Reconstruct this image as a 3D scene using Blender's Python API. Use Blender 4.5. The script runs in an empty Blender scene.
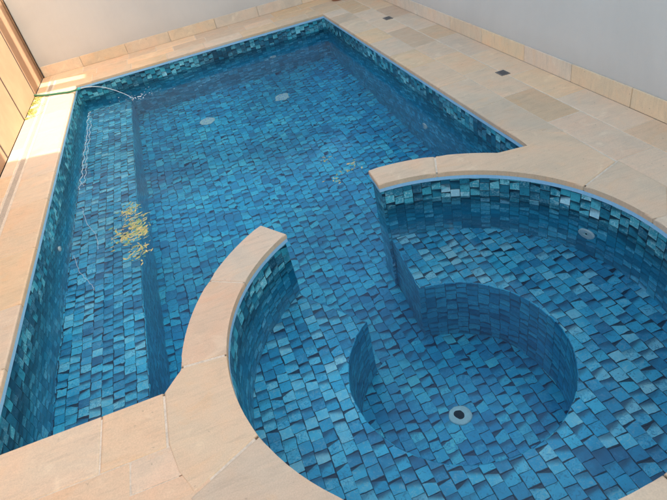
import bpy, bmesh, math, random
from mathutils import Vector, Matrix, noise
random.seed(7)
C = bpy.context.scene.collection
sc = bpy.context.scene
R = math.radians

# ------------------------------------------------------------------ dimensions (metres, z = 0 is the paving)
W, NEAR = 3.656, -6.181
CX, CY, RI, RO = 2.4625, -6.228, 1.2356, 1.4814
ZW, ZLEDGE, ZBENCH, ZDEEP = -0.22, -0.79, -0.745, -1.50
RWELL, LEDGE = 0.655, 0.62
XF, YB, XR = -0.563, 0.953, 4.545
A_R, A_L = 86.5, 123.3

# ------------------------------------------------------------------ helpers
def pol(r, deg, cx=CX, cy=CY):
    return (cx + r * math.cos(R(deg)), cy + r * math.sin(R(deg)))
def arc(r, a0, a1, step=3.0):
    n = max(2, int(abs(a1 - a0) / step))
    return [pol(r, a0 + (a1 - a0) * i / n) for i in range(n + 1)]
def tag(o, label=None, cat=None, group=None, kind=None):
    if label: o['label'] = label
    if cat: o['category'] = cat
    if group: o['group'] = group
    if kind: o['kind'] = kind
    return o
def empty(name, loc=(0, 0, 0)):
    o = bpy.data.objects.new(name, None); C.objects.link(o); o.location = loc
    return o
def obj(name, bm, mat, parent=None, smooth=False):
    me = bpy.data.meshes.new(name); bm.to_mesh(me); bm.free()
    if mat: me.materials.append(mat)
    o = bpy.data.objects.new(name, me); C.objects.link(o)
    if parent:
        o.parent = parent
        o.matrix_parent_inverse = Matrix.Translation(-Vector(parent.location))
    if smooth:
        for p in me.polygons: p.use_smooth = True
    return o
def add_box(bm, x0, x1, y0, y1, z0, z1):
    v = [bm.verts.new(p) for p in ((x0,y0,z0),(x1,y0,z0),(x1,y1,z0),(x0,y1,z0),(x0,y0,z1),(x1,y0,z1),(x1,y1,z1),(x0,y1,z1))]
    for f in ((3,2,1,0),(4,5,6,7),(0,1,5,4),(1,2,6,5),(2,3,7,6),(3,0,4,7)): bm.faces.new([v[i] for i in f])
    return v
def bevel_all(bm, w, seg=2):
    bmesh.ops.bevel(bm, geom=bm.edges[:], offset=w, segments=seg, affect='EDGES', profile=0.5)
def area(poly):
    return sum(poly[i][0]*poly[(i+1)%len(poly)][1]-poly[(i+1)%len(poly)][0]*poly[i][1] for i in range(len(poly)))/2
def offset_poly(poly, d, closed=True):
    """moves every point d to the left of the walking direction"""
    n = len(poly); out = []
    for i in range(n):
        p = Vector(poly[i])
        a = Vector(poly[i-1]) if (closed or i > 0) else None
        b = Vector(poly[(i+1) % n]) if (closed or i < n-1) else None
        ds = []
        if a is not None: ds.append((p-a).normalized())
        if b is not None: ds.append((b-p).normalized())
        ns = [Vector((-q.y, q.x)) for q in ds]
        m = sum(ns, Vector((0, 0))).normalized()
        k = max(0.45, m.dot(ns[0]))
        out.append(tuple(p + m * (d / k)))
    return out
def wall_strip(bm, line, z0, z1, closed=False, u0=0.0, flip=False):
    uv = bm.loops.layers.uv.verify()
    n = len(line); u = u0
    rng = range(n if closed else n-1)
    for i in rng:
        p, q = line[i], line[(i+1) % n]
        l = math.dist(p, q)
        vs = [bm.verts.new((p[0],p[1],z0)), bm.verts.new((q[0],q[1],z0)), bm.verts.new((q[0],q[1],z1)), bm.verts.new((p[0],p[1],z1))]
        us = [(u, z0), (u+l, z0), (u+l, z1), (u, z1)]
        if flip: vs.reverse(); us.reverse()
        f = bm.faces.new(vs)
        for lp, t in zip(f.loops, us): lp[uv].uv = t
        u += l
    return u
def flat(bm, poly, z, up=True):
    uv = bm.loops.layers.uv.verify()
    if (area(poly) > 0) != up: poly = poly[::-1]
    f = bm.faces.new([bm.verts.new((x, y, z)) for x, y in poly])
    for l in f.loops: l[uv].uv = (l.vert.co.x, l.vert.co.y)
    return f
def stone(bm, poly, z1=0.0, th=0.04, bev=0.006, col=(1,1,1,1), seg=2, keep=None):
    """a slab with rounded top edges; colour kept in a corner attribute"""
    if area(poly) < 0: poly = poly[::-1]
    t = bmesh.new()
    top = [t.verts.new((x, y, z1)) for x, y in poly]; bot = [t.verts.new((x, y, z1-th)) for x, y in poly]
    n = len(poly)
    ft = t.faces.new(top); t.faces.new(bot[::-1])
    for i in range(n): t.faces.new((bot[i], bot[(i+1)%n], top[(i+1)%n], top[i]))
    es = [e for e in ft.edges]
    bmesh.ops.bevel(t, geom=es, offset=bev, segments=seg, affect='EDGES', profile=0.5)
    me = bpy.data.meshes.new('t'); t.to_mesh(me); t.free()
    n0 = len(bm.faces); bm.from_mesh(me); bpy.data.meshes.remove(me)
    bm.faces.ensure_lookup_table()
    cl = bm.loops.layers.float_color.get('Col') or bm.loops.layers.float_color.new('Col')
    bm.faces.ensure_lookup_table()
    for f in bm.faces[n0:]:
        for l in f.loops: l[cl] = col
def tube(bm, pts, rad, sides=8, cap=True):
    pts = [Vector(p) for p in pts]; rings = []
    for i, p in enumerate(pts):
        d = (pts[min(i+1, len(pts)-1)] - pts[max(i-1, 0)]).normalized()
        a = d.cross(Vector((0,0,1)));
        if a.length < 1e-3: a = d.cross(Vector((1,0,0)))
        a.normalize(); b = a.cross(d).normalized()
        r = rad(i/(len(pts)-1)) if callable(rad) else rad
        rings.append([bm.verts.new(p + (a*math.cos(2*math.pi*k/sides)+b*math.sin(2*math.pi*k/sides))*r) for k in range(sides)])
    for i in range(len(rings)-1):
        for k in range(sides):
            bm.faces.new((rings[i][k], rings[i][(k+1)%sides], rings[i+1][(k+1)%sides], rings[i+1][k]))
    if cap:
        bm.faces.new(rings[0][::-1]); bm.faces.new(rings[-1])
def smooth_line(pts, n=8):
    out = []
    P = [Vector(p) for p in pts]
    for i in range(len(P)-1):
        p0, p1, p2, p3 = P[max(i-1,0)], P[i], P[i+1], P[min(i+2,len(P)-1)]
        for k in range(n):
            t = k/n
            out.append(0.5*((2*p1)+(p2-p0)*t+(2*p0-5*p1+4*p2-p3)*t*t+(3*p1-p0-3*p2+p3)*t**3))
    out.append(P[-1]); return out
def lathe(bm, prof, M, seg=32):
    """prof = [(r, h)...] turned about the local z axis, placed by matrix M"""
    rings = []
    for r, h in prof:
        if r < 1e-6: rings.append([bm.verts.new(M @ Vector((0,0,h)))])
        else: rings.append([bm.verts.new(M @ Vector((r*math.cos(2*math.pi*k/seg), r*math.sin(2*math.pi*k/seg), h))) for k in range(seg)])
    for a, b in zip(rings, rings[1:]):
        for k in range(seg):
            A = [a[k % len(a)], a[(k+1) % len(a)]]; B = [b[(k+1) % len(b)], b[k % len(b)]]
            vs = []
            for v in A + B:
                if v not in vs: vs.append(v)
            if len(vs) > 2: bm.faces.new(vs)

# ------------------------------------------------------------------ node helpers
class NT:
    def __init__(s, name):
        s.m = bpy.data.materials.new(name); s.m.use_nodes = True
        s.t = s.m.node_tree; s.t.nodes.clear()
        s.out = s.n('ShaderNodeOutputMaterial')
    def n(s, t, **k):
        o = s.t.nodes.new(t)
        for a, b in k.items(): setattr(o, a, b)
        return o
    def l(s, a, b): s.t.links.new(a, b)
    def put(s, sock, v):
        if isinstance(v, bpy.types.NodeSocket): s.l(v, sock)
        elif v is not None: sock.default_value = v
    def m_(s, op, a, b=None, c=None, clamp=False):
        o = s.n('ShaderNodeMath', operation=op, use_clamp=clamp)
        for i, v in enumerate((a, b, c)): s.put(o.inputs[i], v)
        return o.outputs[0]
    def mix(s, f, a, b, mode='MIX'):
        o = s.n('ShaderNodeMix', data_type='RGBA', blend_type=mode)
        s.put(o.inputs[0], f); s.put(o.inputs[6], a); s.put(o.inputs[7], b)
        return o.outputs[2]
    def ramp(s, f, stops, interp='LINEAR'):
        o = s.n('ShaderNodeValToRGB'); o.color_ramp.interpolation = interp
        e = o.color_ramp.elements
        while len(e) < len(stops): e.new(0.5)
        for i, (p, c) in enumerate(stops):
            e[i].position = p; e[i].color = (*c, 1) if len(c) == 3 else c
        s.put(o.inputs[0], f); return o.outputs[0]
    def noise(s, vec, scale, detail=3, rough=0.5, dist=0.0, out=0):
        o = s.n('ShaderNodeTexNoise'); s.put(o.inputs['Vector'], vec)
        o.inputs['Scale'].default_value = scale; o.inputs['Detail'].default_value = detail
        o.inputs['Roughness'].default_value = rough; o.inputs['Distortion'].default_value = dist
        return o.outputs[out]
    def smooth(s, v, a, b, x=0.0, y=1.0):
        o = s.n('ShaderNodeMapRange', interpolation_type='SMOOTHSTEP')
        for i, q in enumerate((v, a, b, x, y)): s.put(o.inputs[i], q)
        return o.outputs[0]
    def bump(s, h, strength, dist, normal=None):
        o = s.n('ShaderNodeBump'); o.inputs['Strength'].default_value = strength; o.inputs['Distance'].default_value = dist
        s.put(o.inputs['Height'], h)
        if normal: s.l(normal, o.inputs['Normal'])
        return o.outputs[0]
    def bsdf(s, color, rough=0.5, normal=None, spec=0.5, **kw):
        o = s.n('ShaderNodeBsdfPrincipled'); s.put(o.inputs['Base Color'], color)
        s.put(o.inputs['Roughness'], rough); o.inputs['Specular IOR Level'].default_value = spec
        if normal: s.l(normal, o.inputs['Normal'])
        for k, v in kw.items(): s.put(o.inputs[k.replace('_', ' ')], v)
        s.l(o.outputs[0], s.out.inputs[0]); return o

def tile_material(name, stops, gap=(0.004, 0.030, 0.075), size=0.066, haze=None, haze_amt=0.0, haze_z=None, wedge=0.4, light=0.0):
    """glass mosaic liner: staggered, uneven tiles over UVs that are in metres"""
    t = NT(name); dark = tuple(0.6*a + 0.4*b for a, b in zip(gap, stops[0][1]))
    tc = t.n('ShaderNodeTexCoord').outputs['UV']
    wob = t.noise(tc, 3.0, 1, out=1)
    wv = t.n('ShaderNodeVectorMath', operation='MULTIPLY_ADD')
    t.l(wob, wv.inputs[0]); wv.inputs[1].default_value = (0.008, 0.008, 0); t.l(tc, wv.inputs[2])
    sep = t.n('ShaderNodeSeparateXYZ'); t.l(wv.outputs[0], sep.inputs[0])
    u = t.m_('DIVIDE', sep.outputs[0], size*1.01); v = t.m_('DIVIDE', sep.outputs[1], size)
    # columns of tiles, each column shifted on its own
    col = t.m_('FLOOR', u)
    wn = t.n('ShaderNodeTexWhiteNoise', noise_dimensions='1D'); t.l(col, wn.inputs['W'])
    alt = t.m_('MULTIPLY', t.m_('MODULO', col, 2.0), 0.5)
    v2 = t.m_('ADD', v, t.m_('ADD', alt, t.m_('MULTIPLY', wn.outputs[0], 0.32)))
    row = t.m_('FLOOR', v2)
    cell = t.n('ShaderNodeCombineXYZ'); t.l(col, cell.inputs[0]); t.l(row, cell.inputs[1])
    w1 = t.n('ShaderNodeTexWhiteNoise', noise_dimensions='2D'); t.l(cell.outputs[0], w1.inputs['Vector'])
    cell2 = t.n('ShaderNodeVectorMath', operation='ADD'); t.l(cell.outputs[0], cell2.inputs[0]); cell2.inputs[1].default_value = (91.3, 17.7, 0)
    w2 = t.n('ShaderNodeTexWhiteNoise', noise_dimensions='2D'); t.l(cell2.outputs[0], w2.inputs['Vector'])
    ra = t.n('ShaderNodeSeparateColor'); t.l(w1.outputs['Color'], ra.inputs[0])
    rb = t.n('ShaderNodeSeparateColor'); t.l(w2.outputs['Color'], rb.inputs[0])
    r1, r2, r3 = ra.outputs; r4, r5, r6 = rb.outputs
    fx = t.m_('SUBTRACT', t.m_('FRACT', u), 0.5); fy = t.m_('SUBTRACT', t.m_('FRACT', v2), 0.5)
    # little rotation and shift per tile
    ang = t.m_('MULTIPLY', t.m_('SUBTRACT', r3, 0.5), 0.09)
    x = t.m_('ADD', t.m_('ADD', fx, t.m_('MULTIPLY', fy, ang)), t.m_('MULTIPLY', t.m_('SUBTRACT', r4, 0.5), 0.07))
    y = t.m_('ADD', t.m_('SUBTRACT', fy, t.m_('MULTIPLY', fx, ang)), t.m_('MULTIPLY', t.m_('SUBTRACT', r5, 0.5), 0.09))
    hx = t.m_('SUBTRACT', 0.500, t.m_('MULTIPLY', r6, 0.025)); hy = t.m_('SUBTRACT', 0.500, t.m_('MULTIPLY', r2, 0.035))
    d = t.m_('MAXIMUM', t.m_('SUBTRACT', t.m_('ABSOLUTE', x), hx), t.m_('SUBTRACT', t.m_('ABSOLUTE', y), hy))
    rough_edge = t.m_('MULTIPLY', t.m_('SUBTRACT', t.noise(tc, 60, 2), 0.5), 0.035)
    d = t.m_('ADD', d, rough_edge)
    mask = t.smooth(d, -0.025, 0.012, 1.0, 0.0)
    # mottled glass face
    per = t.n('ShaderNodeVectorMath', operation='MULTIPLY_ADD'); t.l(w1.outputs['Color'], per.inputs[0]); per.inputs[1].default_value = (7, 7, 7); t.l(tc, per.inputs[2])
    vein = t.noise(per.outputs[0], 42, 3, 0.7, 1.6)
    vs = t.smooth(vein, 0.48, 0.66)
    blotch = t.noise(per.outputs[0], 18, 2, 0.6)
    clump = t.noise(tc, 2.3, 1)
    f = t.m_('ADD', t.m_('ADD', t.m_('MULTIPLY', r1, 0.78), t.m_('MULTIPLY', t.m_('SUBTRACT', clump, 0.5), 0.7)), t.m_('MULTIPLY', t.m_('SUBTRACT', blotch, 0.5), 0.35))
    f = t.m_('ADD', f, 0.10 + light, clamp=True)
    c = t.ramp(f, stops)
    vm = t.m_('MULTIPLY', t.m_('MULTIPLY', vs, t.m_('GREATER_THAN', r2, 0.4)), 0.6)
    c = t.mix(vm, c, t.ramp(f, [(0, tuple(min(1, q*1.3+0.05) for q in stops[0][1])), (1, tuple(min(1, q*1.5+0.07) for q in stops[-1][1]))]))
    dm = t.m_('MULTIPLY', t.m_('MULTIPLY', t.smooth(vein, 0.47, 0.36), t.m_('LESS_THAN', r2, 0.6)), 0.6)
    c = t.mix(dm, c, stops[0][1] + (1,))
    # shade of the next tile drawn into the colour: gradient, then one-sided wedge
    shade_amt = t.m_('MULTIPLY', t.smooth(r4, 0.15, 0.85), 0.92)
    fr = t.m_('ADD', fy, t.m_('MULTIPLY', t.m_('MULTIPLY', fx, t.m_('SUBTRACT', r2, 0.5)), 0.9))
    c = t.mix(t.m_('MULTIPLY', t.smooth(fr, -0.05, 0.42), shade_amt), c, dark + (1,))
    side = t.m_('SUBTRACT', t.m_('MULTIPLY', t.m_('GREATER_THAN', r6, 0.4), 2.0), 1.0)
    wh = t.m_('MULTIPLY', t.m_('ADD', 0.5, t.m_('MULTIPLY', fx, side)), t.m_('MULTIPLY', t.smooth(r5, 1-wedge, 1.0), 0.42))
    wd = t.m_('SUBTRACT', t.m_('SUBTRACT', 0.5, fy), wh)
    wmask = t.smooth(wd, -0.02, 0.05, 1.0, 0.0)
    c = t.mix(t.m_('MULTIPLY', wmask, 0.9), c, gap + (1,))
    c = t.mix(mask, gap + (1,), c)
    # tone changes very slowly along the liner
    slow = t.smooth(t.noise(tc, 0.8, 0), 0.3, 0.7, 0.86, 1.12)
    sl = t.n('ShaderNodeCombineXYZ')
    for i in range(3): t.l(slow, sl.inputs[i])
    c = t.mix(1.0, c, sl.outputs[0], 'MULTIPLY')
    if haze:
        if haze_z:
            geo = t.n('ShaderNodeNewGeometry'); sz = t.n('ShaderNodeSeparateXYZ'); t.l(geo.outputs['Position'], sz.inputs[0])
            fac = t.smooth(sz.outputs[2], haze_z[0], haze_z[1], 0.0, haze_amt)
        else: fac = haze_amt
        c = t.mix(fac, c, haze + (1,), 'ADD')  # underwater haze and brightening painted into the tile colour
    h = t.m_('MULTIPLY', mask, t.m_('ADD', t.m_('ADD', 0.5, t.m_('MULTIPLY', r1, 0.5)), t.m_('ADD', t.m_('MULTIPLY', t.m_('SUBTRACT', r4, .5), x), t.m_('MULTIPLY', t.m_('SUBTRACT', r6, .5), y))))
    h = t.m_('ADD', h, t.m_('MULTIPLY', vein, 0.12))
    t.bsdf(c, 0.28, t.bump(h, 0.5, 0.006), 0.5)
    return t.m

FLOOR = [(0.0, (0.014,0.19,0.38)), (0.2, (0.020,0.33,0.57)), (0.45, (0.030,0.49,0.77)), (0.72, (0.08,0.65,0.89)), (1.0, (0.36,0.80,0.92))]
DEEP  = [(0.0, (0.006,0.26,0.50)), (0.25, (0.008,0.37,0.66)), (0.55, (0.012,0.51,0.80)), (0.8, (0.03,0.61,0.88)), (1.0, (0.10,0.73,0.91))]
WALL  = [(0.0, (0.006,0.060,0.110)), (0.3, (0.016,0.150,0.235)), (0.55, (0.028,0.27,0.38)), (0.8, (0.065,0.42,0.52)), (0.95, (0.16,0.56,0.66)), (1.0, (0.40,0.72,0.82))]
RISE  = [(0.0, (0.012,0.23,0.44)), (0.3, (0.02,0.36,0.60)), (0.6, (0.03,0.48,0.74)), (1.0, (0.07,0.62,0.86))]
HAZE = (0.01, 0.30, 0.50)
WG = (0.003, 0.016, 0.036)
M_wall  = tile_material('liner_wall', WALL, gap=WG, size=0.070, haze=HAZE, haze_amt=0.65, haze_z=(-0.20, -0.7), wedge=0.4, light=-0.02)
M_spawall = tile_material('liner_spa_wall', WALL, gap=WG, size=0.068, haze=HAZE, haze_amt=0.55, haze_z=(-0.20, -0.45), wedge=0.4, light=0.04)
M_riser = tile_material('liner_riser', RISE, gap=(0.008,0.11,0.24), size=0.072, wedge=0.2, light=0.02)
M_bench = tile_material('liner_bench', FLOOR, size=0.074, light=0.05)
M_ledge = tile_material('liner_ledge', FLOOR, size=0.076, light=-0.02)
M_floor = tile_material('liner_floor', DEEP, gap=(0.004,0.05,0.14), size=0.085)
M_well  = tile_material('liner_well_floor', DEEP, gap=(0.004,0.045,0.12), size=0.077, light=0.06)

def stone_material(name, tint=(1,1,1), val=1.0):
    t = NT(name)
    tc = t.n('ShaderNodeTexCoord').outputs['Object']
    at = t.n('ShaderNodeAttribute', attribute_name='Col')
    sh = t.n('ShaderNodeVectorMath', operation='MULTIPLY_ADD'); t.l(at.outputs['Color'], sh.inputs[0]); sh.inputs[1].default_value = (40, 40, 40); t.l(tc, sh.inputs[2])
    p = sh.outputs[0]
    big = t.noise(p, 2.2, 3, 0.55, 0.8)
    mid = t.noise(p, 9, 5, 0.6, 0.5)
    fine = t.noise(p, 160, 3, 0.6)
    st = t.n('ShaderNodeMapping'); t.l(p, st.inputs[0]); st.inputs['Scale'].default_value = (3, 22, 3); st.inputs['Rotation'].default_value = (0, 0, 0.9)
    streak = t.noise(st.outputs[0], 1.3, 4, 0.65, 1.2)
    c = t.ramp(big, [(0.25, (0.54,0.45,0.345)), (0.45, (0.62,0.50,0.37)), (0.6, (0.66,0.50,0.36)), (0.8, (0.67,0.45,0.30))])
    c = t.mix(t.smooth(mid, 0.45, 0.75, 0, 0.5), c, (0.56,0.45,0.34,1))
    blot = t.noise(p, 4.5, 3, 0.6, 1.0)
    c = t.mix(t.smooth(blot, 0.55, 0.72, 0, 0.4), c, (0.68,0.46,0.28,1))
    c = t.mix(t.smooth(blot, 0.42, 0.28, 0, 0.5), c, (0.74,0.62,0.46,1))
    c = t.mix(t.smooth(streak, 0.5, 0.72, 0, 0.35), c, (0.45,0.36,0.27,1))
    c = t.mix(t.smooth(streak, 0.5, 0.3, 0, 0.25), c, (0.76,0.58,0.41,1))
    c = t.mix(1.0, c, at.outputs['Color'], 'MULTIPLY')
    c = t.mix(1.0, c, tuple(q*val for q in tint) + (1,), 'MULTIPLY')
    spots = t.smooth(t.noise(p, 34, 2, 0.5), 0.70, 0.78, 0, 0.5)
    c = t.mix(spots, c, (0.36,0.26,0.18,1))
    g = t.smooth(fine, 0.3, 0.7, 0.93, 1.05)
    gl = t.n('ShaderNodeCombineXYZ'); [t.l(g, gl.inputs[i]) for i in range(3)]
    c = t.mix(1.0, c, gl.outputs[0], 'MULTIPLY')
    h = t.m_('ADD', t.m_('MULTIPLY', fine, 0.25), t.m_('ADD', mid, t.m_('MULTIPLY', streak, 0.6)))
    t.bsdf(c, t.smooth(mid, 0.3, 0.7, 0.55, 0.8), t.bump(h, 0.35, 0.006), 0.35)
    return t.m
M_stone = stone_material('sandstone_paving', (1.08, 0.985, 0.89), 1.10)
M_coping = stone_material('sandstone_coping', (1.05, 1.0, 0.93), 1.06)
M_skirt = stone_material('sandstone_skirting', (0.97, 1.02, 1.06), 1.16)

def simple(name, color, rough=0.5, nscale=20, var=0.15, bump=0.1, metallic=0.0, spec=0.5):
    t = NT(name); tc = t.n('ShaderNodeTexCoord').outputs['Object']
    n1 = t.noise(tc, nscale, 4, 0.6); n2 = t.noise(tc, nscale*0.12, 2)
    k = t.m_('ADD', t.smooth(n1, 0.3, 0.7, 1-var, 1+var), t.smooth(n2, 0.3, 0.7, -var*0.6, var*0.6))
    v = t.n('ShaderNodeCombineXYZ'); [t.l(k, v.inputs[i]) for i in range(3)]
    c = t.mix(1.0, color + (1,), v.outputs[0], 'MULTIPLY')
    t.bsdf(c, rough, t.bump(n1, bump, 0.01), spec, Metallic=metallic)
    return t.m
def wall_material():
    t = NT('grey_wall_paint'); tc = t.n('ShaderNodeTexCoord').outputs['Object']
    f = t.noise(tc, 130, 3, 0.6); m = t.noise(tc, 1.1, 4, 0.6, 0.5)
    mp = t.n('ShaderNodeMapping'); t.l(tc, mp.inputs[0]); mp.inputs['Scale'].default_value = (9, 9, 0.8)
    drip = t.noise(mp.outputs[0], 1.5, 4, 0.6)
    k = t.m_('MULTIPLY', t.smooth(m, 0.3, 0.7, 0.97, 1.03), t.smooth(drip, 0.3, 0.75, 1.006, 0.992))
    sz = t.n('ShaderNodeSeparateXYZ'); t.l(tc, sz.inputs[0])
    splash = t.smooth(t.m_('ADD', sz.outputs[2], t.m_('MULTIPLY', m, 0.12)), 0.17, 0.42, 0.93, 1.0)
    k = t.m_('MULTIPLY', k, splash)
    v = t.n('ShaderNodeCombineXYZ'); [t.l(k, v.inputs[i]) for i in range(3)]
    c = t.mix(1.0, (0.60,0.58,0.535,1), v.outputs[0], 'MULTIPLY')
    t.bsdf(c, 0.85, t.bump(t.m_('ADD', f, t.m_('MULTIPLY', m, 3.0)), 0.3, 0.006), 0.2); return t.m
M_grout = simple('sand_grout', (0.70,0.58,0.44), 0.9, 90, 0.12, 0.3)
M_render = wall_material()
M_fence = simple('tan_fence_sheet', (0.30,0.175,0.10), 0.5, 6, 0.07, 0.03)
M_dark = simple('dark_metal', (0.035,0.025,0.02), 0.5, 40, 0.2)
M_post = simple('brown_post', (0.20,0.11,0.055), 0.5, 20, 0.15)
M_track = simple('blue_liner_track', (0.33,0.62,0.85), 0.35, 60, 0.05)
M_white = simple('white_plastic', (0.86,0.88,0.86), 0.35, 60, 0.05)
M_fit = simple('aged_white_plastic', (0.62,0.86,0.86), 0.4, 60, 0.06)
M_hole = simple('black_opening', (0.01,0.02,0.035), 0.6, 60, 0.1)
M_hose = simple('green_hose', (0.035,0.20,0.11), 0.35, 30, 0.1)
M_reflection = simple('pale_reflection', (0.42,0.58,0.66), 0.5, 30, 0.1)
M_lid = simple('grey_lid', (0.16,0.14,0.12), 0.6, 80, 0.25)
M_grate = simple('grate_steel', (0.48,0.40,0.32), 0.45, 80, 0.1)
M_ground = simple('earth', (0.12,0.10,0.07), 0.95, 3, 0.3, 0.3)
M_blocker = simple('blocker_render', (0.55,0.52,0.48), 0.85, 40, 0.05, 0.1)
M_roof = simple('roof_tiles', (0.13,0.11,0.10), 0.7, 12, 0.2, 0.3)
M_glass = simple('window_glass', (0.03,0.04,0.05), 0.08, 4, 0.1, 0.0)
M_terra = simple('terracotta', (0.30,0.12,0.06), 0.7, 30, 0.2)

def two_tone_material(name, a, b):
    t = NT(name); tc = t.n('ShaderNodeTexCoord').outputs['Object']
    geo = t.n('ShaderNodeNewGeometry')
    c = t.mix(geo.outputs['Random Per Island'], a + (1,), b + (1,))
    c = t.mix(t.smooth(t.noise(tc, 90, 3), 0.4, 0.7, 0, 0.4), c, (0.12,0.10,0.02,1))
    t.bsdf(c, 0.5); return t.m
M_foliage_refl = two_tone_material('yellow_foliage_reflection', (0.80,0.58,0.20), (0.22,0.40,0.12))
M_moss = two_tone_material('moss', (0.42,0.40,0.05), (0.25,0.30,0.03))

def water_material():
    t = NT('pool_water')
    geo = t.n('ShaderNodeNewGeometry').outputs['Position']
    a = t.noise(geo, 2.6, 2, 0.45, 0.6)
    b = t.noise(geo, 9.0, 2, 0.5, 0.4)
    # ripples spread from where the hose runs in
    dv = t.n('ShaderNodeVectorMath', operation='DISTANCE'); t.l(geo, dv.inputs[0]); dv.inputs[1].default_value = (0.72, -0.60, ZW)
    dist = dv.outputs['Value']
    ring = t.m_('MULTIPLY', t.m_('SINE', t.m_('MULTIPLY', t.m_('ADD', dist, t.m_('MULTIPLY', b, 0.06)), 75.0)), t.smooth(dist, 0.0, 0.9, 0.10, 0.0))
    h = t.m_('ADD', t.m_('ADD', a, t.m_('MULTIPLY', b, 0.18)), ring)
    g = t.n('ShaderNodeBsdfGlass'); g.inputs['IOR'].default_value = 1.33; g.inputs['Roughness'].default_value = 0.0
    g.inputs['Color'].default_value = (0.90, 0.99, 1.0, 1)
    t.l(t.bump(h, 0.35, 0.02), g.inputs['Normal'])
    rf = t.n('ShaderNodeBsdfRefraction'); rf.inputs['IOR'].default_value = 1.33; rf.inputs['Roughness'].default_value = 0.0
    rf.inputs['Color'].default_value = (0.90, 0.99, 1.0, 1); t.l(g.inputs['Normal'].links[0].from_socket, rf.inputs['Normal'])
    ms = t.n('ShaderNodeMixShader'); ms.inputs[0].default_value = 0.6; t.l(g.outputs[0], ms.inputs[1]); t.l(rf.outputs[0], ms.inputs[2])
    t.l(ms.outputs[0], t.out.inputs[0]); return t.m
M_water = water_material()

# ------------------------------------------------------------------ pool outline (walked with the water on the left)
left_arm_root = 167.0
outline = []
outline += [(0.893, NEAR), (0.977, -6.107)]
outline += arc(RO, 172.0, A_L)                                   # outside of left arm
outline += [pol(RI, A_L)]
outline += arc(RI, A_L, A_R + 360)[1:]                           # all round the spa
outline += [pol(RO, A_R)]
outline += arc(RO, A_R, 48.7)[1:]
outline += [(W, -5.15), (W, 0.0), (0.0, 0.0), (0.0, NEAR)]
# dedupe
o2 = []
for p in outline:
    if not o2 or math.dist(p, o2[-1]) > 1e-4: o2.append(p)
outline = o2
SGN = 1 if area(outline) > 0 else -1      # counter-clockwise: water on the left
wall_line = offset_poly(outline, -0.014 * SGN)

def seg(i0, i1): return wall_line[i0:i1+1]

# indices of the outline where the spa wall begins and ends
iL = min(range(len(outline)), key=lambda i: math.dist(outline[i], pol(RI, A_L)))
iR = max(range(len(outline)), key=lambda i: -math.dist(outline[i], pol(RI, A_R)))

pool = empty('swimming_pool', (W/2, NEAR/2, 0))
tag(pool, 'blue mosaic swimming pool with a round spa at its corner and sandstone coping', 'swimming pool')
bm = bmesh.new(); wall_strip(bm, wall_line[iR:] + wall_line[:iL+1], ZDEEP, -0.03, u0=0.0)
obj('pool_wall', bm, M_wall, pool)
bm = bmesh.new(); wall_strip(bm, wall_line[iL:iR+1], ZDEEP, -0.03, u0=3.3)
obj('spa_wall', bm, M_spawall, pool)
# light blue track under the coping, a few mm proud of the wall
bm = bmesh.new()
trk = offset_poly(outline, -0.001 * SGN)
wall_strip(bm, trk, -0.064, -0.0355, closed=True)
n = len(trk)
for i in range(n):                                                # its small lower lip
    a, b = trk[i], trk[(i+1) % n]; c, d = wall_line[(i+1) % n], wall_line[i]
    bm.faces.new([bm.verts.new((*p, -0.064)) for p in (d, c, b, a)])
obj('liner_track', bm, M_track, pool)
bm = bmesh.new(); wall_strip(bm, offset_poly(outline, -0.005 * SGN), -0.0355, -0.006, closed=True); obj('coping_grout', bm, M_grout, pool)
# floor
bm = bmesh.new(); flat(bm, [(LEDGE-0.01, NEAR-0.03), (CX-1.3, NEAR-0.03), (CX-1.3, CY-RI-0.05), (W+0.12, CY-RI-0.05), (W+0.12, 0.03), (LEDGE-0.01, 0.03)], ZDEEP)
obj('deep_floor', bm, M_floor, pool)
# a few mm of screed make the round well its own floor
bm = bmesh.new(); flat(bm, arc(RWELL+0.01, 0, 357, 4), ZDEEP+0.004); obj('spa_well_floor', bm, M_well, pool)
# shallow ledge with a softly rounded nose
def nose(bm, line, z, r, nseg, z0, u0=0.0, inward=1):
    """riser + rounded edge: line is walked with the open water on its left"""
    uv = bm.loops.layers.uv.verify()
    lines = [(line, z0), (line, z - r)]
    for k in range(1, nseg+1):
        a = math.pi/2*k/nseg
        lines.append((offset_poly(line, -r*(1-math.cos(a)), closed=False), z - r + r*math.sin(a)))
    for (la, za), (lb, zb) in zip(lines, lines[1:]):
        u = u0
        for i in range(len(line)-1):
            l = math.dist(line[i], line[i+1])
            f = bm.faces.new([bm.verts.new((*la[i], za)), bm.verts.new((*la[i+1], za)), bm.verts.new((*lb[i+1], zb)), bm.verts.new((*lb[i], zb))])
            for lp, q in zip(f.loops, ((u, za), (u+l, za), (u+l, zb), (u, zb))): lp[uv].uv = q
            u += l
    return lines[-1][0]
bm = bmesh.new(); ln = nose(bm, [(LEDGE, 0.03), (LEDGE, NEAR-0.03)], ZLEDGE, 0.007, 3, ZDEEP)
# (water lies to the left when walking towards the camera)
obj('ledge_riser', bm, M_riser, pool, True)
bm = bmesh.new(); flat(bm, [(-0.02, NEAR-0.03), (LEDGE-0.007, NEAR-0.03), (LEDGE-0.007, 0.03), (-0.02, 0.03)], ZLEDGE)
obj('shallow_ledge', bm, M_ledge, pool)
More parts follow.
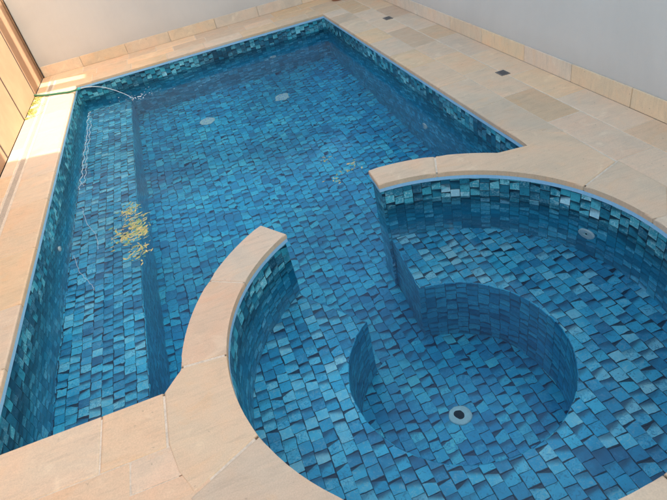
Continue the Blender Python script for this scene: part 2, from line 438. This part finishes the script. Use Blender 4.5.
# spa bench: ring with two square-cut ends
BA0, BA1 = A_L + 1.2, A_R + 360 - 1.8
rim = arc(RWELL, BA0, BA1, 3)
end0 = [pol(RI+0.012, BA0), pol(RWELL, BA0)]; end1 = [pol(RWELL, BA1), pol(RI+0.012, BA1)]
line = end0 + rim[1:-1] + end1
bm = bmesh.new(); top = nose(bm, line, ZBENCH, 0.006, 3, ZDEEP)
obj('bench_riser', bm, M_riser, pool, True)
bm = bmesh.new(); uv = bm.loops.layers.uv.verify()
outer = [top[0]] + arc(RI+0.03, BA0, BA1, 3)[1:-1] + [top[-1]]
inn = top[1:-1]
assert len(inn) == len(outer), (len(inn), len(outer))
for i in range(len(inn)-1):
    f = bm.faces.new([bm.verts.new((*p, ZBENCH)) for p in (inn[i], inn[i+1], outer[i+1], outer[i])][::-1])
    if f.normal.z < 0: f.normal_flip()
    for l in f.loops: l[uv].uv = (l.vert.co.x, l.vert.co.y)
bmesh.ops.recalc_face_normals(bm, faces=bm.faces)
obj('spa_bench', bm, M_bench, pool)

# ------------------------------------------------------------------ coping stones, one mesh each
def rcol(k=1.0, spread=0.05):
    v = k * (1 + random.uniform(-spread, spread)); w = random.uniform(-0.08, 0.17)
    return (v*(1+w*0.35), v*(1-w*0.15), v*(1-w), 1)
G = 0.003   # half joint
def coping(poly, label=None, col=None):
    b = bmesh.new(); stone(b, poly, 0.0, 0.036, 0.010, col or rcol(), 3)
    o = obj('coping_stone', b, M_coping, pool, False)
    if label: tag(o, label)
    return o
def ring_piece(a0, a1, ri=RI, outer=None, ro=RO, col=None, g=True):
    s = 1 if a1 > a0 else -1
    da, db = (math.degrees(G/ri), math.degrees(G/ri)) if g else (0, 0)
    pts = arc(ri, a0+da*s, a1-db*s, 2.5)
    out = outer if outer else arc(ro, a1-math.degrees(G/ro)*s, a0+math.degrees(G/ro)*s, 2.5)
    return coping(pts + out, col=col)
# left arm: tip, long middle, then the big corner piece
ring_piece(A_L-0.2, 146.5); ring_piece(146.5, 173.0, col=(1.0,0.93,0.90,1))
coping(arc(RI, 173.4, 199.0) + [(0.985, -6.785), (0.935, -6.66), (0.896, -6.50), (0.896, NEAR+0.0), (0.977, -6.107)] + [pol(RO, 173.4)], col=(1.03,1.0,0.95,1))
RO2 = 1.60
def outer_ring(a0, a1, pts_outer, col=None):
    return coping(arc(RI, a0+0.2, a1-0.2) + pts_outer, col=col)
outer_ring(199.4, 225.0, [pol(1.70, 224.8), pol(1.68, 213), pol(1.60, 201)], (0.90,0.91,0.93,1))
for a in (225, 252, 279, 306, 333): 
    outer_ring(a, a+27 if a < 333 else 358.6, arc(1.62, (a+27 if a < 333 else 358.6)-0.2, a+0.2))
# right arm
ring_piece(A_R+0.2, 67.0, col=(1.03,0.99,0.96,1))
coping(arc(RI, 66.6, 21.2) + [(3.955, -5.655), (3.965, -5.12), (W+0.004, -4.84), (W, -5.15), (3.44, -5.116)] + arc(RO, 49.5, 66.6), col=(1.03,0.975,0.93,1))
coping(arc(RI, 20.7, -1.2) + [(3.78, -6.275), (3.985, -6.05), (3.975, -5.66)], col=(0.96,0.95,0.95,1))

def row_x(x0, x1, ys, cols=None):
    for i in range(len(ys)-1):
        a, b = sorted((ys[i], ys[i+1]))
        coping([(x0, a+G), (x1, a+G), (x1, b-G), (x0, b-G)], col=cols[i] if cols and cols[i] else None)
def row_y(y0, y1, xs):
    for i in range(len(xs)-1):
        a, b = sorted((xs[i], xs[i+1]))
        coping([(a+G, y0), (b-G, y0), (b-G, y1), (a+G, y1)])
# right side
coping([(W, -4.834), (3.966, -5.113), (3.966, -4.353), (W, -4.353)], col=(0.88,0.89,0.90,1))
row_x(W, 3.966, [-4.35, -3.72, -3.06, -2.55, -1.93, -1.40, -0.75, -0.32, 0.0],
      [(0.97,0.97,0.97,1), (1.04,0.98,0.93,1), None, None, None, None, (0.90,0.90,0.90,1), None])
# wedge above the corner piece
# left side
row_x(-0.33, 0.0, [NEAR, -5.55, -4.95, -4.24, -3.42, -2.85, -2.25, -1.6, -0.95, -0.3, 0.0])
# far side
row_y(0.0, 0.33, [-0.33, 0.22, 0.78, 1.30, 1.86, 2.42, 2.95, 3.45, 3.966])
# near side
row_y(NEAR-0.33, NEAR, [-0.33, 0.0, 0.58, 0.89])

# ------------------------------------------------------------------ paving
bm = bmesh.new()
def in_spa(poly):
    r0 = 1.50
    dense = []
    n = len(poly)
    for i in range(n):
        a, b = Vector(poly[i]), Vector(poly[(i+1)%n]); k = max(1, int((b-a).length/0.06))
        dense += [a + (b-a)*j/k for j in range(k)]
    c = Vector((CX, CY)); hit = False; out = []
    for p in dense:
        if (p-c).length < r0: hit = True
    if not hit: return poly
    if all((p-c).length < r0 for p in dense): return None
    for p in dense:
        d = p-c
        out.append(tuple(c + d.normalized()*r0) if d.length < r0 else tuple(p))
    return out
def slab(x0, x1, y0, y1, col=None, z=-0.003):
    poly = [(x0+G, y0+G), (x1-G, y0+G), (x1-G, y1-G), (x0+G, y1-G)]
    poly = in_spa(poly)
    if poly and abs(area(poly)) > 0.004:
        col = col or rcol(random.choice((0.86, 0.92, 0.97, 1.0, 1.05)), 0.04)
        stone(bm, poly, z + random.uniform(-0.001, 0.0004), 0.03, 0.004, col, 1)
def ashlar(x0, x1, y0, y1, w=0.30):
    """random coursed stone: strips along y, broken by cross joints"""
    x = x0
    while x < x1 - 0.02:
        ww = random.choice((0.28, 0.30, 0.42, 0.56))
        if x + ww > x1 - 0.2: ww = x1 - x
        y = y0 - 0
        while y < y1 - 0.02:
            l = random.uniform(0.38, 0.85)
            if y + l > y1 - 0.25: l = y1 - y
            slab(x, x+ww, y, y+l); y += l
        x += ww
# right deck, laid out as in the photo: big slab by the spa, then mixed courses
ys = [-5.65, -4.92, -4.30, -3.62, -2.98, -2.50, -1.72, -1.10, -0.46, 0.33]
for a, b in zip(ys, ys[1:]): slab(3.966, 4.26 if random.random() < 0.6 else 4.26, a, b)
ys = [-6.10, -5.35, -4.62, -3.95, -3.20, -2.45, -1.95, -1.20, -0.60, 0.33]
for a, b in zip(ys, ys[1:]): slab(4.26, XR, a, b)
slab(3.99, XR, -6.85, -6.10); slab(3.97, 4.26, -6.10, -5.65)
x = -0.33
for w_ in (0.6, 0.45, 0.7, 0.5, 0.62, 0.42, 0.66, 0.5, 0.43): slab(x, min(x+w_, XR), 0.33, 0.62); x += w_
x = -0.45
for w_ in (0.5, 0.7, 0.42, 0.62, 0.55, 0.7, 0.45, 0.6, 0.5): slab(x, min(x+w_, XR), 0.62, YB); x += w_
# left margin next to the fence
y = NEAR - 0.33
for l in (0.7, 0.55, 0.8, 0.6, 0.75, 0.5, 0.7, 0.65, 0.8, 0.6, 0.7, 0.5):
    if y >= YB: break
    slab(XF, -0.43, y, min(y+l, YB)); y += l
# near field, behind and beside the camera
slab(-0.33, 0.14, -7.05, NEAR-0.33); slab(0.14, 0.72, -6.80, NEAR-0.33, (0.99,0.96,0.93,1)); slab(0.72, 1.0, -6.68, NEAR-0.33)
slab(0.14, 0.60, -7.05, -6.80, (1.0,0.95,0.9,1)); slab(0.60, 1.45, -7.30, -6.68, (1.02,0.96,0.92,1))
slab(-0.33, 0.60, -7.50, -7.05); slab(0.6, 1.2, -7.9, -7.3); slab(1.2, 2.0, -7.95, -7.3)
ashlar(-0.33, XR, -12.0, -7.9); ashlar(2.0, 3.4, -7.9, -7.4); ashlar(3.4, XR, -7.9, -6.85); ashlar(-0.33, 0.6, -7.9, -7.5)
tag(obj('paving', bm, M_stone), kind='structure')
# grout bed under the stones, cut out round the pool
bm = bmesh.new()
for q in ([(XF,NEAR+0.0),(-0.02,NEAR),(-0.02,YB),(XF,YB)], [(-0.02,0.02),(W+0.02,0.02),(W+0.02,YB),(-0.02,YB)], [(W+0.02,-5.1),(XR,-5.1),(XR,YB),(W+0.02,YB)],
          [(XF,-12),(-0.02,-12),(-0.02,NEAR),(XF,NEAR)], [(-0.02,-12),(0.93,-12),(0.93,NEAR-0.02),(-0.02,NEAR-0.02)]):
    flat(bm, q, -0.0055)
ring = [pol(RI+0.02, a) for a in range(-360, 1, 4)]
for i in range(len(ring)-1):
    a0 = -360 + 4*i
    am = (a0 + 2) % 360
    if 36 < am < 180: 
        if a0 + 4 > A_R - 360 and a0 < A_L - 360: continue
        flat(bm, [pol(RI+0.012, a0), pol(RO-0.012, a0), pol(RO-0.012, a0+4), pol(RI+0.012, a0+4)], -0.0055)
    else:
        flat(bm, [pol(RI+0.02, a0), pol(1.56, a0), pol(1.56, a0+4), pol(RI+0.02, a0+4)], -0.0059)
flat(bm, [(0.93,-12),(XR,-12),(XR,-7.70),(0.93,-7.70)], -0.0063)
flat(bm, [(0.93,-7.70),(1.5,-7.70),(1.3,-7.2),(0.95,-6.8)], -0.0067); flat(bm, [(3.3,-7.70),(XR,-7.70),(XR,-5.1),(3.7,-5.1),(3.96,-6.2),(3.7,-7.2)], -0.0071)
tag(obj('paving_bed', bm, M_grout), kind='structure')
# earth beyond the yard, to the horizon
bm = bmesh.new()
for q in ([(-900,-900),(900,-900),(900,-12),(-900,-12)], [(-900,-12),(XF-0.03,-12),(XF-0.03,YB+0.1),(-900,YB+0.1)], [(XR+0.1,-12),(900,-12),(900,YB+0.1),(XR+0.1,YB+0.1)], [(-900,YB+0.1),(900,YB+0.1),(900,900),(-900,900)]):
    flat(bm, q, -0.02)
tag(obj('ground', bm, M_ground), kind='structure')

# ------------------------------------------------------------------ water
bm = bmesh.new()
wl = offset_poly(outline, -0.02 * SGN)
flat(bm, wl, ZW)
bmesh.ops.triangulate(bm, faces=bm.faces[:])
tag(obj('water', bm, M_water), kind='structure')

# ------------------------------------------------------------------ walls with stone skirting
def skirting(parent, pts):
    for (x0, x1, y0, y1) in pts:
        b = bmesh.new(); add_box(b, x0, x1, y0, y1, -0.004, 0.150); bevel_all(b, 0.003, 1)
        cl = b.loops.layers.float_color.new('Col'); c = rcol(1.0, 0.06)
        for f in b.faces:
            for l in f.loops: l[cl] = c
        obj('skirting_tile', b, M_skirt, parent)
back = empty('garden_wall', (2, YB+0.1, 0)); tag(back, 'smooth grey rendered wall across the far end of the pool, stone skirting at its foot', 'wall')
bm = bmesh.new(); add_box(bm, XF-0.05, XR+0.2, YB+0.012, YB+0.2, -0.02, 2.0); obj('wall_face', bm, M_render, back)
xs = [-0.54, 0.05, 0.74, 1.42, 2.16, 2.86, 3.60, 4.30, XR]
skirting(back, [(a+0.002, b-0.002, YB-0.003, YB+0.011) for a, b in zip(xs, xs[1:])])
right = empty('garden_wall', (XR+0.1, -3, 0)); tag(right, 'smooth grey rendered wall along the right side of the pool, above yellowish stone skirting', 'wall')
bm = bmesh.new(); add_box(bm, XR+0.012, XR+0.2, -12, YB+0.010, -0.02, 2.0); obj('wall_face', bm, M_render, right)
ys = [-12.0, -11.2, -10.4, -9.6, -8.8, -8.0, -7.2, -6.5, -5.85, -5.10, -4.42, -3.74, -2.98, -2.28, -1.56, -0.80, -0.1, YB-0.004]
skirting(right, [(XR-0.003, XR+0.011, a+0.002, b-0.002) for a, b in zip(ys, ys[1:])])

# ------------------------------------------------------------------ fence on the left
fence = empty('panel_fence', (XF, -4, 0)); tag(fence, 'tan sheet panel fence with dark joints on the left edge, half of it in sun', 'fence')
js = [0.87, 0.073, -0.923, -2.10, -3.2, -4.3, -5.4, -6.5, -7.6, -8.7, -9.8, -10.9, -12.0]
for a, b in zip(js, js[1:]):
    t_ = bmesh.new(); add_box(t_, XF-0.030, XF-0.004, b+0.016, a-0.016, 0.0, 1.9); bevel_all(t_, 0.003, 1)
    obj('fence_panel', t_, M_fence, fence)
    t_ = bmesh.new(); add_box(t_, XF-0.045, XF-0.001, b-0.0155, b+0.0155, 0.0, 1.9); obj('joint_strip', t_, M_dark, fence)
t_ = bmesh.new(); add_box(t_, XF-0.06, XF+0.012, 0.882, YB-0.036, 0.0, 1.95); bevel_all(t_, 0.004, 1); obj('post', t_, M_post, fence)
t_ = bmesh.new(); add_box(t_, XF-0.04, XF+0.020, YB-0.035, YB-0.004, 0.0, 1.95); obj('gap_filler', t_, M_dark, fence)
t_ = bmesh.new(); add_box(t_, XF-0.065, XF+0.018, -12.0, YB-0.005, 1.951, 1.99); obj('top_rail', t_, M_post, fence)

# ------------------------------------------------------------------ slot drain beside the fence
dr = empty('slot_drain', (-0.38, -3, 0)); tag(dr, 'narrow metal slot drain set in the paving along the fence foot', 'drain')
t_ = bmesh.new(); add_box(t_, -0.405, -0.355, -7.0, YB-0.1, -0.03, -0.014); obj('channel', t_, M_dark, dr)
t_ = bmesh.new()
add_box(t_, -0.405, -0.400, -7.0, YB-0.1, -0.014, -0.002); add_box(t_, -0.360, -0.355, -7.0, YB-0.1, -0.014, -0.002)
y = -6.99
while y < YB-0.11: add_box(t_, -0.400, -0.360, y, y+0.015, -0.012, -0.003); y += 0.026
obj('grate', t_, M_grate, dr)

# small square lids in the right deck
def lid(x, y, label, sx, sy):
    r = empty('deck_lid', (x, y, 0)); tag(r, label, 'drain cover', 'square drain covers in the right paving')
    b = bmesh.new(); add_box(b, x-sx, x+sx, y-sy, y+sy, -0.02, 0.0005); bevel_all(b, 0.002, 1); obj('cover', b, M_lid, r)
    for k in range(4):
        b = bmesh.new(); yy = y - sy*0.6 + k*sy*0.4; add_box(b, x-sx*0.7, x+sx*0.7, yy-0.004, yy+0.004, 0.0006, 0.0016); obj('slot', b, M_hole, r)
lid(4.255, -3.84, 'small grey square cover in the right paving, the nearer one', 0.045, 0.06)
lid(4.225, -1.14, 'small grey square cover in the right paving, the one toward the far corner', 0.05, 0.07)
# terracotta saucer at the far edge of view
b = bmesh.new(); lathe(b, [(0, 0.012), (0.085, 0.012), (0.10, 0.035), (0.115, 0.035), (0.095, 0.0)], Matrix.Translation((4.10, 0.60, 0)))
tag(obj('pot_saucer', b, M_terra, None, True), 'reddish brown saucer on the paving in the corner of the two grey walls', 'saucer')

# ------------------------------------------------------------------ pool fittings
def facing(loc, nrm):
    z = Vector(nrm).normalized(); q = z.to_track_quat('Z', 'Y')
    return Matrix.Translation(loc) @ q.to_matrix().to_4x4()
def jet(loc, nrm, r, label):
    e = bpy.data.objects; M = facing(loc, nrm)
    b = bmesh.new(); lathe(b, [(0.30*r,0.004), (0.45*r,0.010), (0.60*r,0.006), (0.86*r,0.010), (r,0.006), (r,-0.004)], M)
    a = obj('return_jet', b, M_white, pool, True); tag(a, label)
    b = bmesh.new(); lathe(b, [(0,0.001), (0.30*r,0.002), (0.30*r,0.006)], M)
    c = obj('nozzle', b, M_fit, a); c.parent = a; c.matrix_parent_inverse = Matrix.Identity(4)
    b = bmesh.new(); lathe(b, [(0,0.0042), (0.12*r,0.0042), (0.12*r,0.0012)], M)
    c = obj('hole', b, M_hole, None); c.parent = a
    return a
jet((-0.012, -3.80, -0.43), (1,0,0), 0.036, 'white return jet in the left wall')
jet((W+0.012, -3.30, -0.98), (-1,0,0), 0.05, 'pale return jet low in the right wall')
jet((2.77, 0.012, -0.80), (0,-1,0), 0.05, 'pale return jet in the far wall')
a_ = math.degrees(math.atan2(-5.84-CY, 3.60-CX))
p = pol(RI+0.010, a_); jet((p[0], p[1], -0.47), (CX-p[0], CY-p[1], 0), 0.058, 'white return jet in the spa wall')
def disc(name, loc, r, hole):
    M = Matrix.Translation(loc); b = bmesh.new()
    lathe(b, [(hole, 0.006), (r*0.9, 0.010), (r, 0.004), (r, -0.003)], M, 40)
    a = obj(name, b, M_fit, pool, True)
    b = bmesh.new(); lathe(b, [(0, 0.001), (hole, 0.003), (hole, 0.006)], M)
    c = obj('drain_hole', b, M_hole if name == 'spa_drain' else M_fit, None); c.parent = a
    if name != 'spa_drain':
        for k in range(10):
            b = bmesh.new(); an = 2*math.pi*k/10
            Mk = M @ Matrix.Rotation(an, 4, 'Z'); t2 = bmesh.new(); vs = add_box(t2, r*0.35, r*0.75, -0.006, 0.006, 0.0105, 0.0115)
            for v in t2.verts: v.co = Mk @ v.co
            d = obj('slot', t2, M_track, None); d.parent = a; b.free()
    return a
a = disc('spa_drain', (2.449, -6.24, ZDEEP+0.005), 0.072, 0.030)
disc('main_drain', (1.54, -0.93, ZDEEP+0.003), 0.105, 0.02); disc('main_drain', (2.62, -0.92, ZDEEP+0.003), 0.105, 0.02)

# ------------------------------------------------------------------ hose, its stream and the moss it wets
hose = empty('garden_hose', (-0.5, 0, 0)); tag(hose, 'green garden hose lying over the sunlit paving by the fence, reaching the pool', 'hose')
pts = smooth_line([(-0.63, 0.09, 0.016), (-0.41, -0.10, 0.013), (-0.19, -0.22, 0.013), (-0.05, -0.30, 0.014), (0.06, -0.36, 0.030)], 8)
b = bmesh.new(); tube(b, pts, 0.0125, 12); obj('tube', b, M_hose, hose, True)
b = bmesh.new(); tube(b, [pts[-1], pts[-1] + (pts[-1]-pts[-3]).normalized()*0.05], 0.016, 12)
M_teal = simple('teal_connector', (0.03,0.36,0.33), 0.35, 30, 0.1); obj('connector', b, M_teal, hose, True)
tw = NT('running_water'); g = tw.n('ShaderNodeBsdfPrincipled'); g.inputs['Base Color'].default_value = (0.72,0.84,0.88,1); g.inputs['Roughness'].default_value = 0.1
g.inputs['Transmission Weight'].default_value = 0.35; tw.l(g.outputs[0], tw.out.inputs[0]); M_stream = tw.m
P0 = pts[-1] + (pts[-1]-pts[-3]).normalized()*0.05
land = Vector((0.72, -0.60, ZW))
st = []
for i in range(25):
    t = i/24; p = P0.lerp(land, t); p.z = P0.z + (ZW-P0.z)*t*t + 0.02*math.sin(math.pi*t)
    p += Vector((noise.noise(Vector((i*0.7,0,0)))*0.004, 0, noise.noise(Vector((0,i*0.9,0)))*0.004)); st.append(p)
b = bmesh.new(); tube(b, st, lambda t: 0.0055*(1-0.35*t), 8); 
tag(obj('water_stream', b, M_stream, None, True), 'thin clear stream of water arcing from the hose end into the pool', 'water stream')
b = bmesh.new()
for i in range(60):
    an = random.uniform(0, 6.28); r = abs(random.gauss(0, 0.13)); s = random.uniform(0.003, 0.009)
    c = Vector((land.x + 0.05 + r*math.cos(an)*1.5, land.y + r*math.sin(an), ZW + 0.001))
    lathe(b, [(0, s*0.6), (s*0.7, s*0.4), (s, 0)], Matrix.Translation(c), 8)
tag(obj('foam_bubbles', b, M_stream, None, True), 'scatter of small bubbles where the hose water lands in the pool', 'bubbles', kind='stuff')

b = bmesh.new()
for i in range(1500):
    t = random.random(); y = 0.02 - 0.95*t
    x = XF + 0.005 + abs(random.gauss(0, 0.05 + 0.03*math.sin(9*t)**2)); z = 0.0
    if noise.noise(Vector((x*9, y*7, 0))) < -0.12: continue
    s = random.uniform(0.004, 0.011); a = random.uniform(0, 6.28)
    dx, dy = math.cos(a)*s, math.sin(a)*s
    h = random.uniform(0.003, 0.014)
    b.faces.new([b.verts.new(q) for q in ((x-dy*0.5, y+dx*0.5, 0.0), (x+dy*0.5, y-dx*0.5, 0.0), (x+dx, y+dy, h))])
tag(obj('moss', b, M_moss), 'yellow green moss growing on the sunlit paving at the fence foot', 'moss', kind='stuff')

# pale rippled reflections near the left wall, modelled as thin tubes on the water
def reflection_strand(pts2, label, r=0.0035, amp=0.012, seed=0):
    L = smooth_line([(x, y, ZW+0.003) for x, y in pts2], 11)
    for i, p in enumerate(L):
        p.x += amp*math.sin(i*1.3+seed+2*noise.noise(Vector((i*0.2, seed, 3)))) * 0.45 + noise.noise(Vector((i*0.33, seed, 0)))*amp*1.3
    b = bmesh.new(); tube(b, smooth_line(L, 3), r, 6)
    tag(obj('reflection_strand', b, M_reflection, None, True), label, 'reflection_strand')

reflection_strand([(0.129,-0.62),(0.115,-0.88),(0.137,-1.46),(0.139,-2.07),(0.151,-2.61),(0.143,-2.95)], 'long pale reflection modelled as a thin line close to the left wall, longest strand, nearest the far corner', 0.0034, 0.013, 0)
reflection_strand([(0.16,-1.0),(0.172,-1.5),(0.172,-2.1),(0.19,-2.6),(0.18,-2.9)], 'pale reflection modelled as a thin line beside the longest one, on its pool side', 0.0026, 0.013, 2)
reflection_strand([(0.20,-3.36),(0.275,-3.73),(0.355,-3.95),(0.382,-4.2)], 'short curved pale reflection modelled as a thin line between the left wall and the yellow patch', 0.0018, 0.006, 5)
reflection_strand([(0.187,-4.17),(0.253,-4.44),(0.34,-4.635),(0.382,-4.75)], 'short pale reflection modelled as a thin line nearest the camera, past the white wall jet', 0.0018, 0.006, 8)

def foliage_flecks(spots, n, label, smin, smax):  # rippled foliage reflection, added as thin flecks laid on the water
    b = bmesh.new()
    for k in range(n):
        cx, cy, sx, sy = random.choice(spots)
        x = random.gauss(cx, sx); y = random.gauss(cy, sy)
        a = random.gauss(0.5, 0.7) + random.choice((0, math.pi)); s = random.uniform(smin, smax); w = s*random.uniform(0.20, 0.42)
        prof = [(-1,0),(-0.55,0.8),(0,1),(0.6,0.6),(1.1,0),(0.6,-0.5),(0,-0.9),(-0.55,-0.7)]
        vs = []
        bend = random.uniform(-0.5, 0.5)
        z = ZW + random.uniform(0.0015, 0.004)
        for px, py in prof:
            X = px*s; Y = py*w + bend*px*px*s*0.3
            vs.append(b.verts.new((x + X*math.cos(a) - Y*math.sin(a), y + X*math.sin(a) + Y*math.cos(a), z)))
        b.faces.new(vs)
    tag(obj('foliage_reflection', b, M_foliage_refl), label, 'reflection_flecks', kind='stuff')
foliage_flecks([(0.64,-3.72,0.04,0.07),(0.70,-3.95,0.05,0.08),(0.60,-4.12,0.06,0.08),(0.68,-4.10,0.07,0.10),(0.75,-4.14,0.03,0.05),(0.71,-4.42,0.05,0.07)], 430, 'yellow and green reflection of foliage over the shallow ledge, modelled as scattered flecks', 0.009, 0.027)
foliage_flecks([(2.43,-3.98,0.03,0.03),(2.50,-4.26,0.07,0.03),(2.38,-4.36,0.03,0.03),(2.58,-4.15,0.04,0.04)], 60, 'yellow reflection of foliage in the middle of the pool off the right spa arm, modelled as sparse flecks', 0.006, 0.020)

# ------------------------------------------------------------------ unseen blocks added beyond the right wall, stepped so their shadow leaves the sunlit patch
def sun_blocker(name, x0, x1, y0, y1, h, label, roofh=0.5):
    r = empty(name, ((x0+x1)/2, (y0+y1)/2, 0)); tag(r, label, 'sun_blocker')
    b = bmesh.new(); add_box(b, x0, x1, y0, y1, -0.02, 2.9); obj('wall', b, M_blocker, r)
    b = bmesh.new(); add_box(b, x0-0.04, x1+0.3, y0-0.001, y1+0.001, 2.901, 3.1); obj('roof', b, M_roof, r)
    b = bmesh.new(); add_box(b, x0-0.04, x0+0.16, y0, y1, 3.101, h); obj('shade_screen', b, M_blocker, r)
    return r
EDGE = 5.0
mid = sun_blocker('unseen_sun_blocker', EDGE+0.04, 12, -3.82, -1.43, 3.24, 'lower middle block of the unseen sun blocker beyond the right wall')
near_ = sun_blocker('unseen_sun_blocker', EDGE+0.04, 12, -15, -3.823, 4.9, 'tall near block of the unseen sun blocker beyond the right wall')
slim = sun_blocker('unseen_sun_blocker', EDGE+0.04, 12, -1.427, -1.17, 4.7, 'narrow raised part of the unseen sun blocker beyond the right wall')
notch = sun_blocker('unseen_sun_blocker', EDGE+0.04, 12, -1.167, -0.90, 3.18, 'low recess of the unseen sun blocker beyond the right wall')
far_ = sun_blocker('unseen_sun_blocker', EDGE+0.04, 12, -0.897, 5, 4.7, 'tall far block of the unseen sun blocker beyond the right wall')
for r, ys_ in ((near_, (-13, -10.5, -8, -5.6)), (far_, (1, 3.4))):
    for y in ys_:
        for z in (1.3,):
            b = bmesh.new(); add_box(b, EDGE+0.0, EDGE+0.06, y-0.6, y+0.6, z, z+1.2); w = obj('window', b, M_dark, r)
            b = bmesh.new(); add_box(b, EDGE-0.003, EDGE+0.02, y-0.54, y+0.54, z+0.06, z+1.14); obj('pane', b, M_glass, w)

# ------------------------------------------------------------------ light
SUN_EL, SX, SY = 32.0, 0.963, -0.27
sun = bpy.data.lights.new('sun', 'SUN'); sun.energy = 10.0; sun.angle = R(0.5); sun.color = (1.0, 0.95, 0.86)
so = bpy.data.objects.new('sun', sun); C.objects.link(so)
d = Vector((SX*math.cos(R(SUN_EL)), SY*math.cos(R(SUN_EL)), math.sin(R(SUN_EL))))
so.rotation_euler = d.to_track_quat('Z', 'Y').to_euler(); so.location = (8, -2, 12)
wd = bpy.data.worlds.new('World'); sc.world = wd; wd.use_nodes = True
nt = wd.node_tree; nt.nodes.clear()
wo = nt.nodes.new('ShaderNodeOutputWorld'); bg = nt.nodes.new('ShaderNodeBackground'); sky = nt.nodes.new('ShaderNodeTexSky')
sky.sky_type = 'NISHITA'; sky.sun_disc = False; sky.sun_elevation = R(SUN_EL); sky.sun_rotation = math.atan2(SX, SY)
sky.dust_density = 2.5; sky.air_density = 1.0
mx = nt.nodes.new('ShaderNodeMix'); mx.data_type = 'RGBA'; mx.blend_type = 'MULTIPLY'; mx.inputs[0].default_value = 1.0
nt.links.new(sky.outputs[0], mx.inputs[6]); mx.inputs[7].default_value = (1.30, 1.14, 0.91, 1)       # camera white balance for open shade
nt.links.new(mx.outputs[2], bg.inputs[0]); bg.inputs[1].default_value = 0.61
nt.links.new(bg.outputs[0], wo.inputs[0])

# ------------------------------------------------------------------ camera
cam = bpy.data.cameras.new('camera'); co = bpy.data.objects.new('camera', cam); C.objects.link(co)
cam.sensor_width = 36.0; cam.lens = 536.83/667*36; cam.clip_end = 3000; cam.clip_start = 0.05
RM = ((0.93327697, 0.33181369, -0.13745463), (-0.3056085, 0.53262154, -0.78925138), (-0.18867312, 0.7785974, 0.5984885))
co.matrix_world = Matrix.Translation((1.5528, -8.1785, 2.0)) @ Matrix(RM).to_4x4()
sc.camera = co
sc.view_settings.view_transform = 'Standard'; sc.view_settings.look = 'None'; sc.view_settings.exposure = 0; sc.view_settings.gamma = 1
cy = sc.cycles
cy.use_denoising = True; cy.max_bounces = 9; cy.transmission_bounces = 6; cy.diffuse_bounces = 3; cy.glossy_bounces = 3
cy.caustics_refractive = True; cy.caustics_reflective = True; cy.sample_clamp_indirect = 6.0
cy.use_adaptive_sampling = True; cy.adaptive_threshold = 0.02
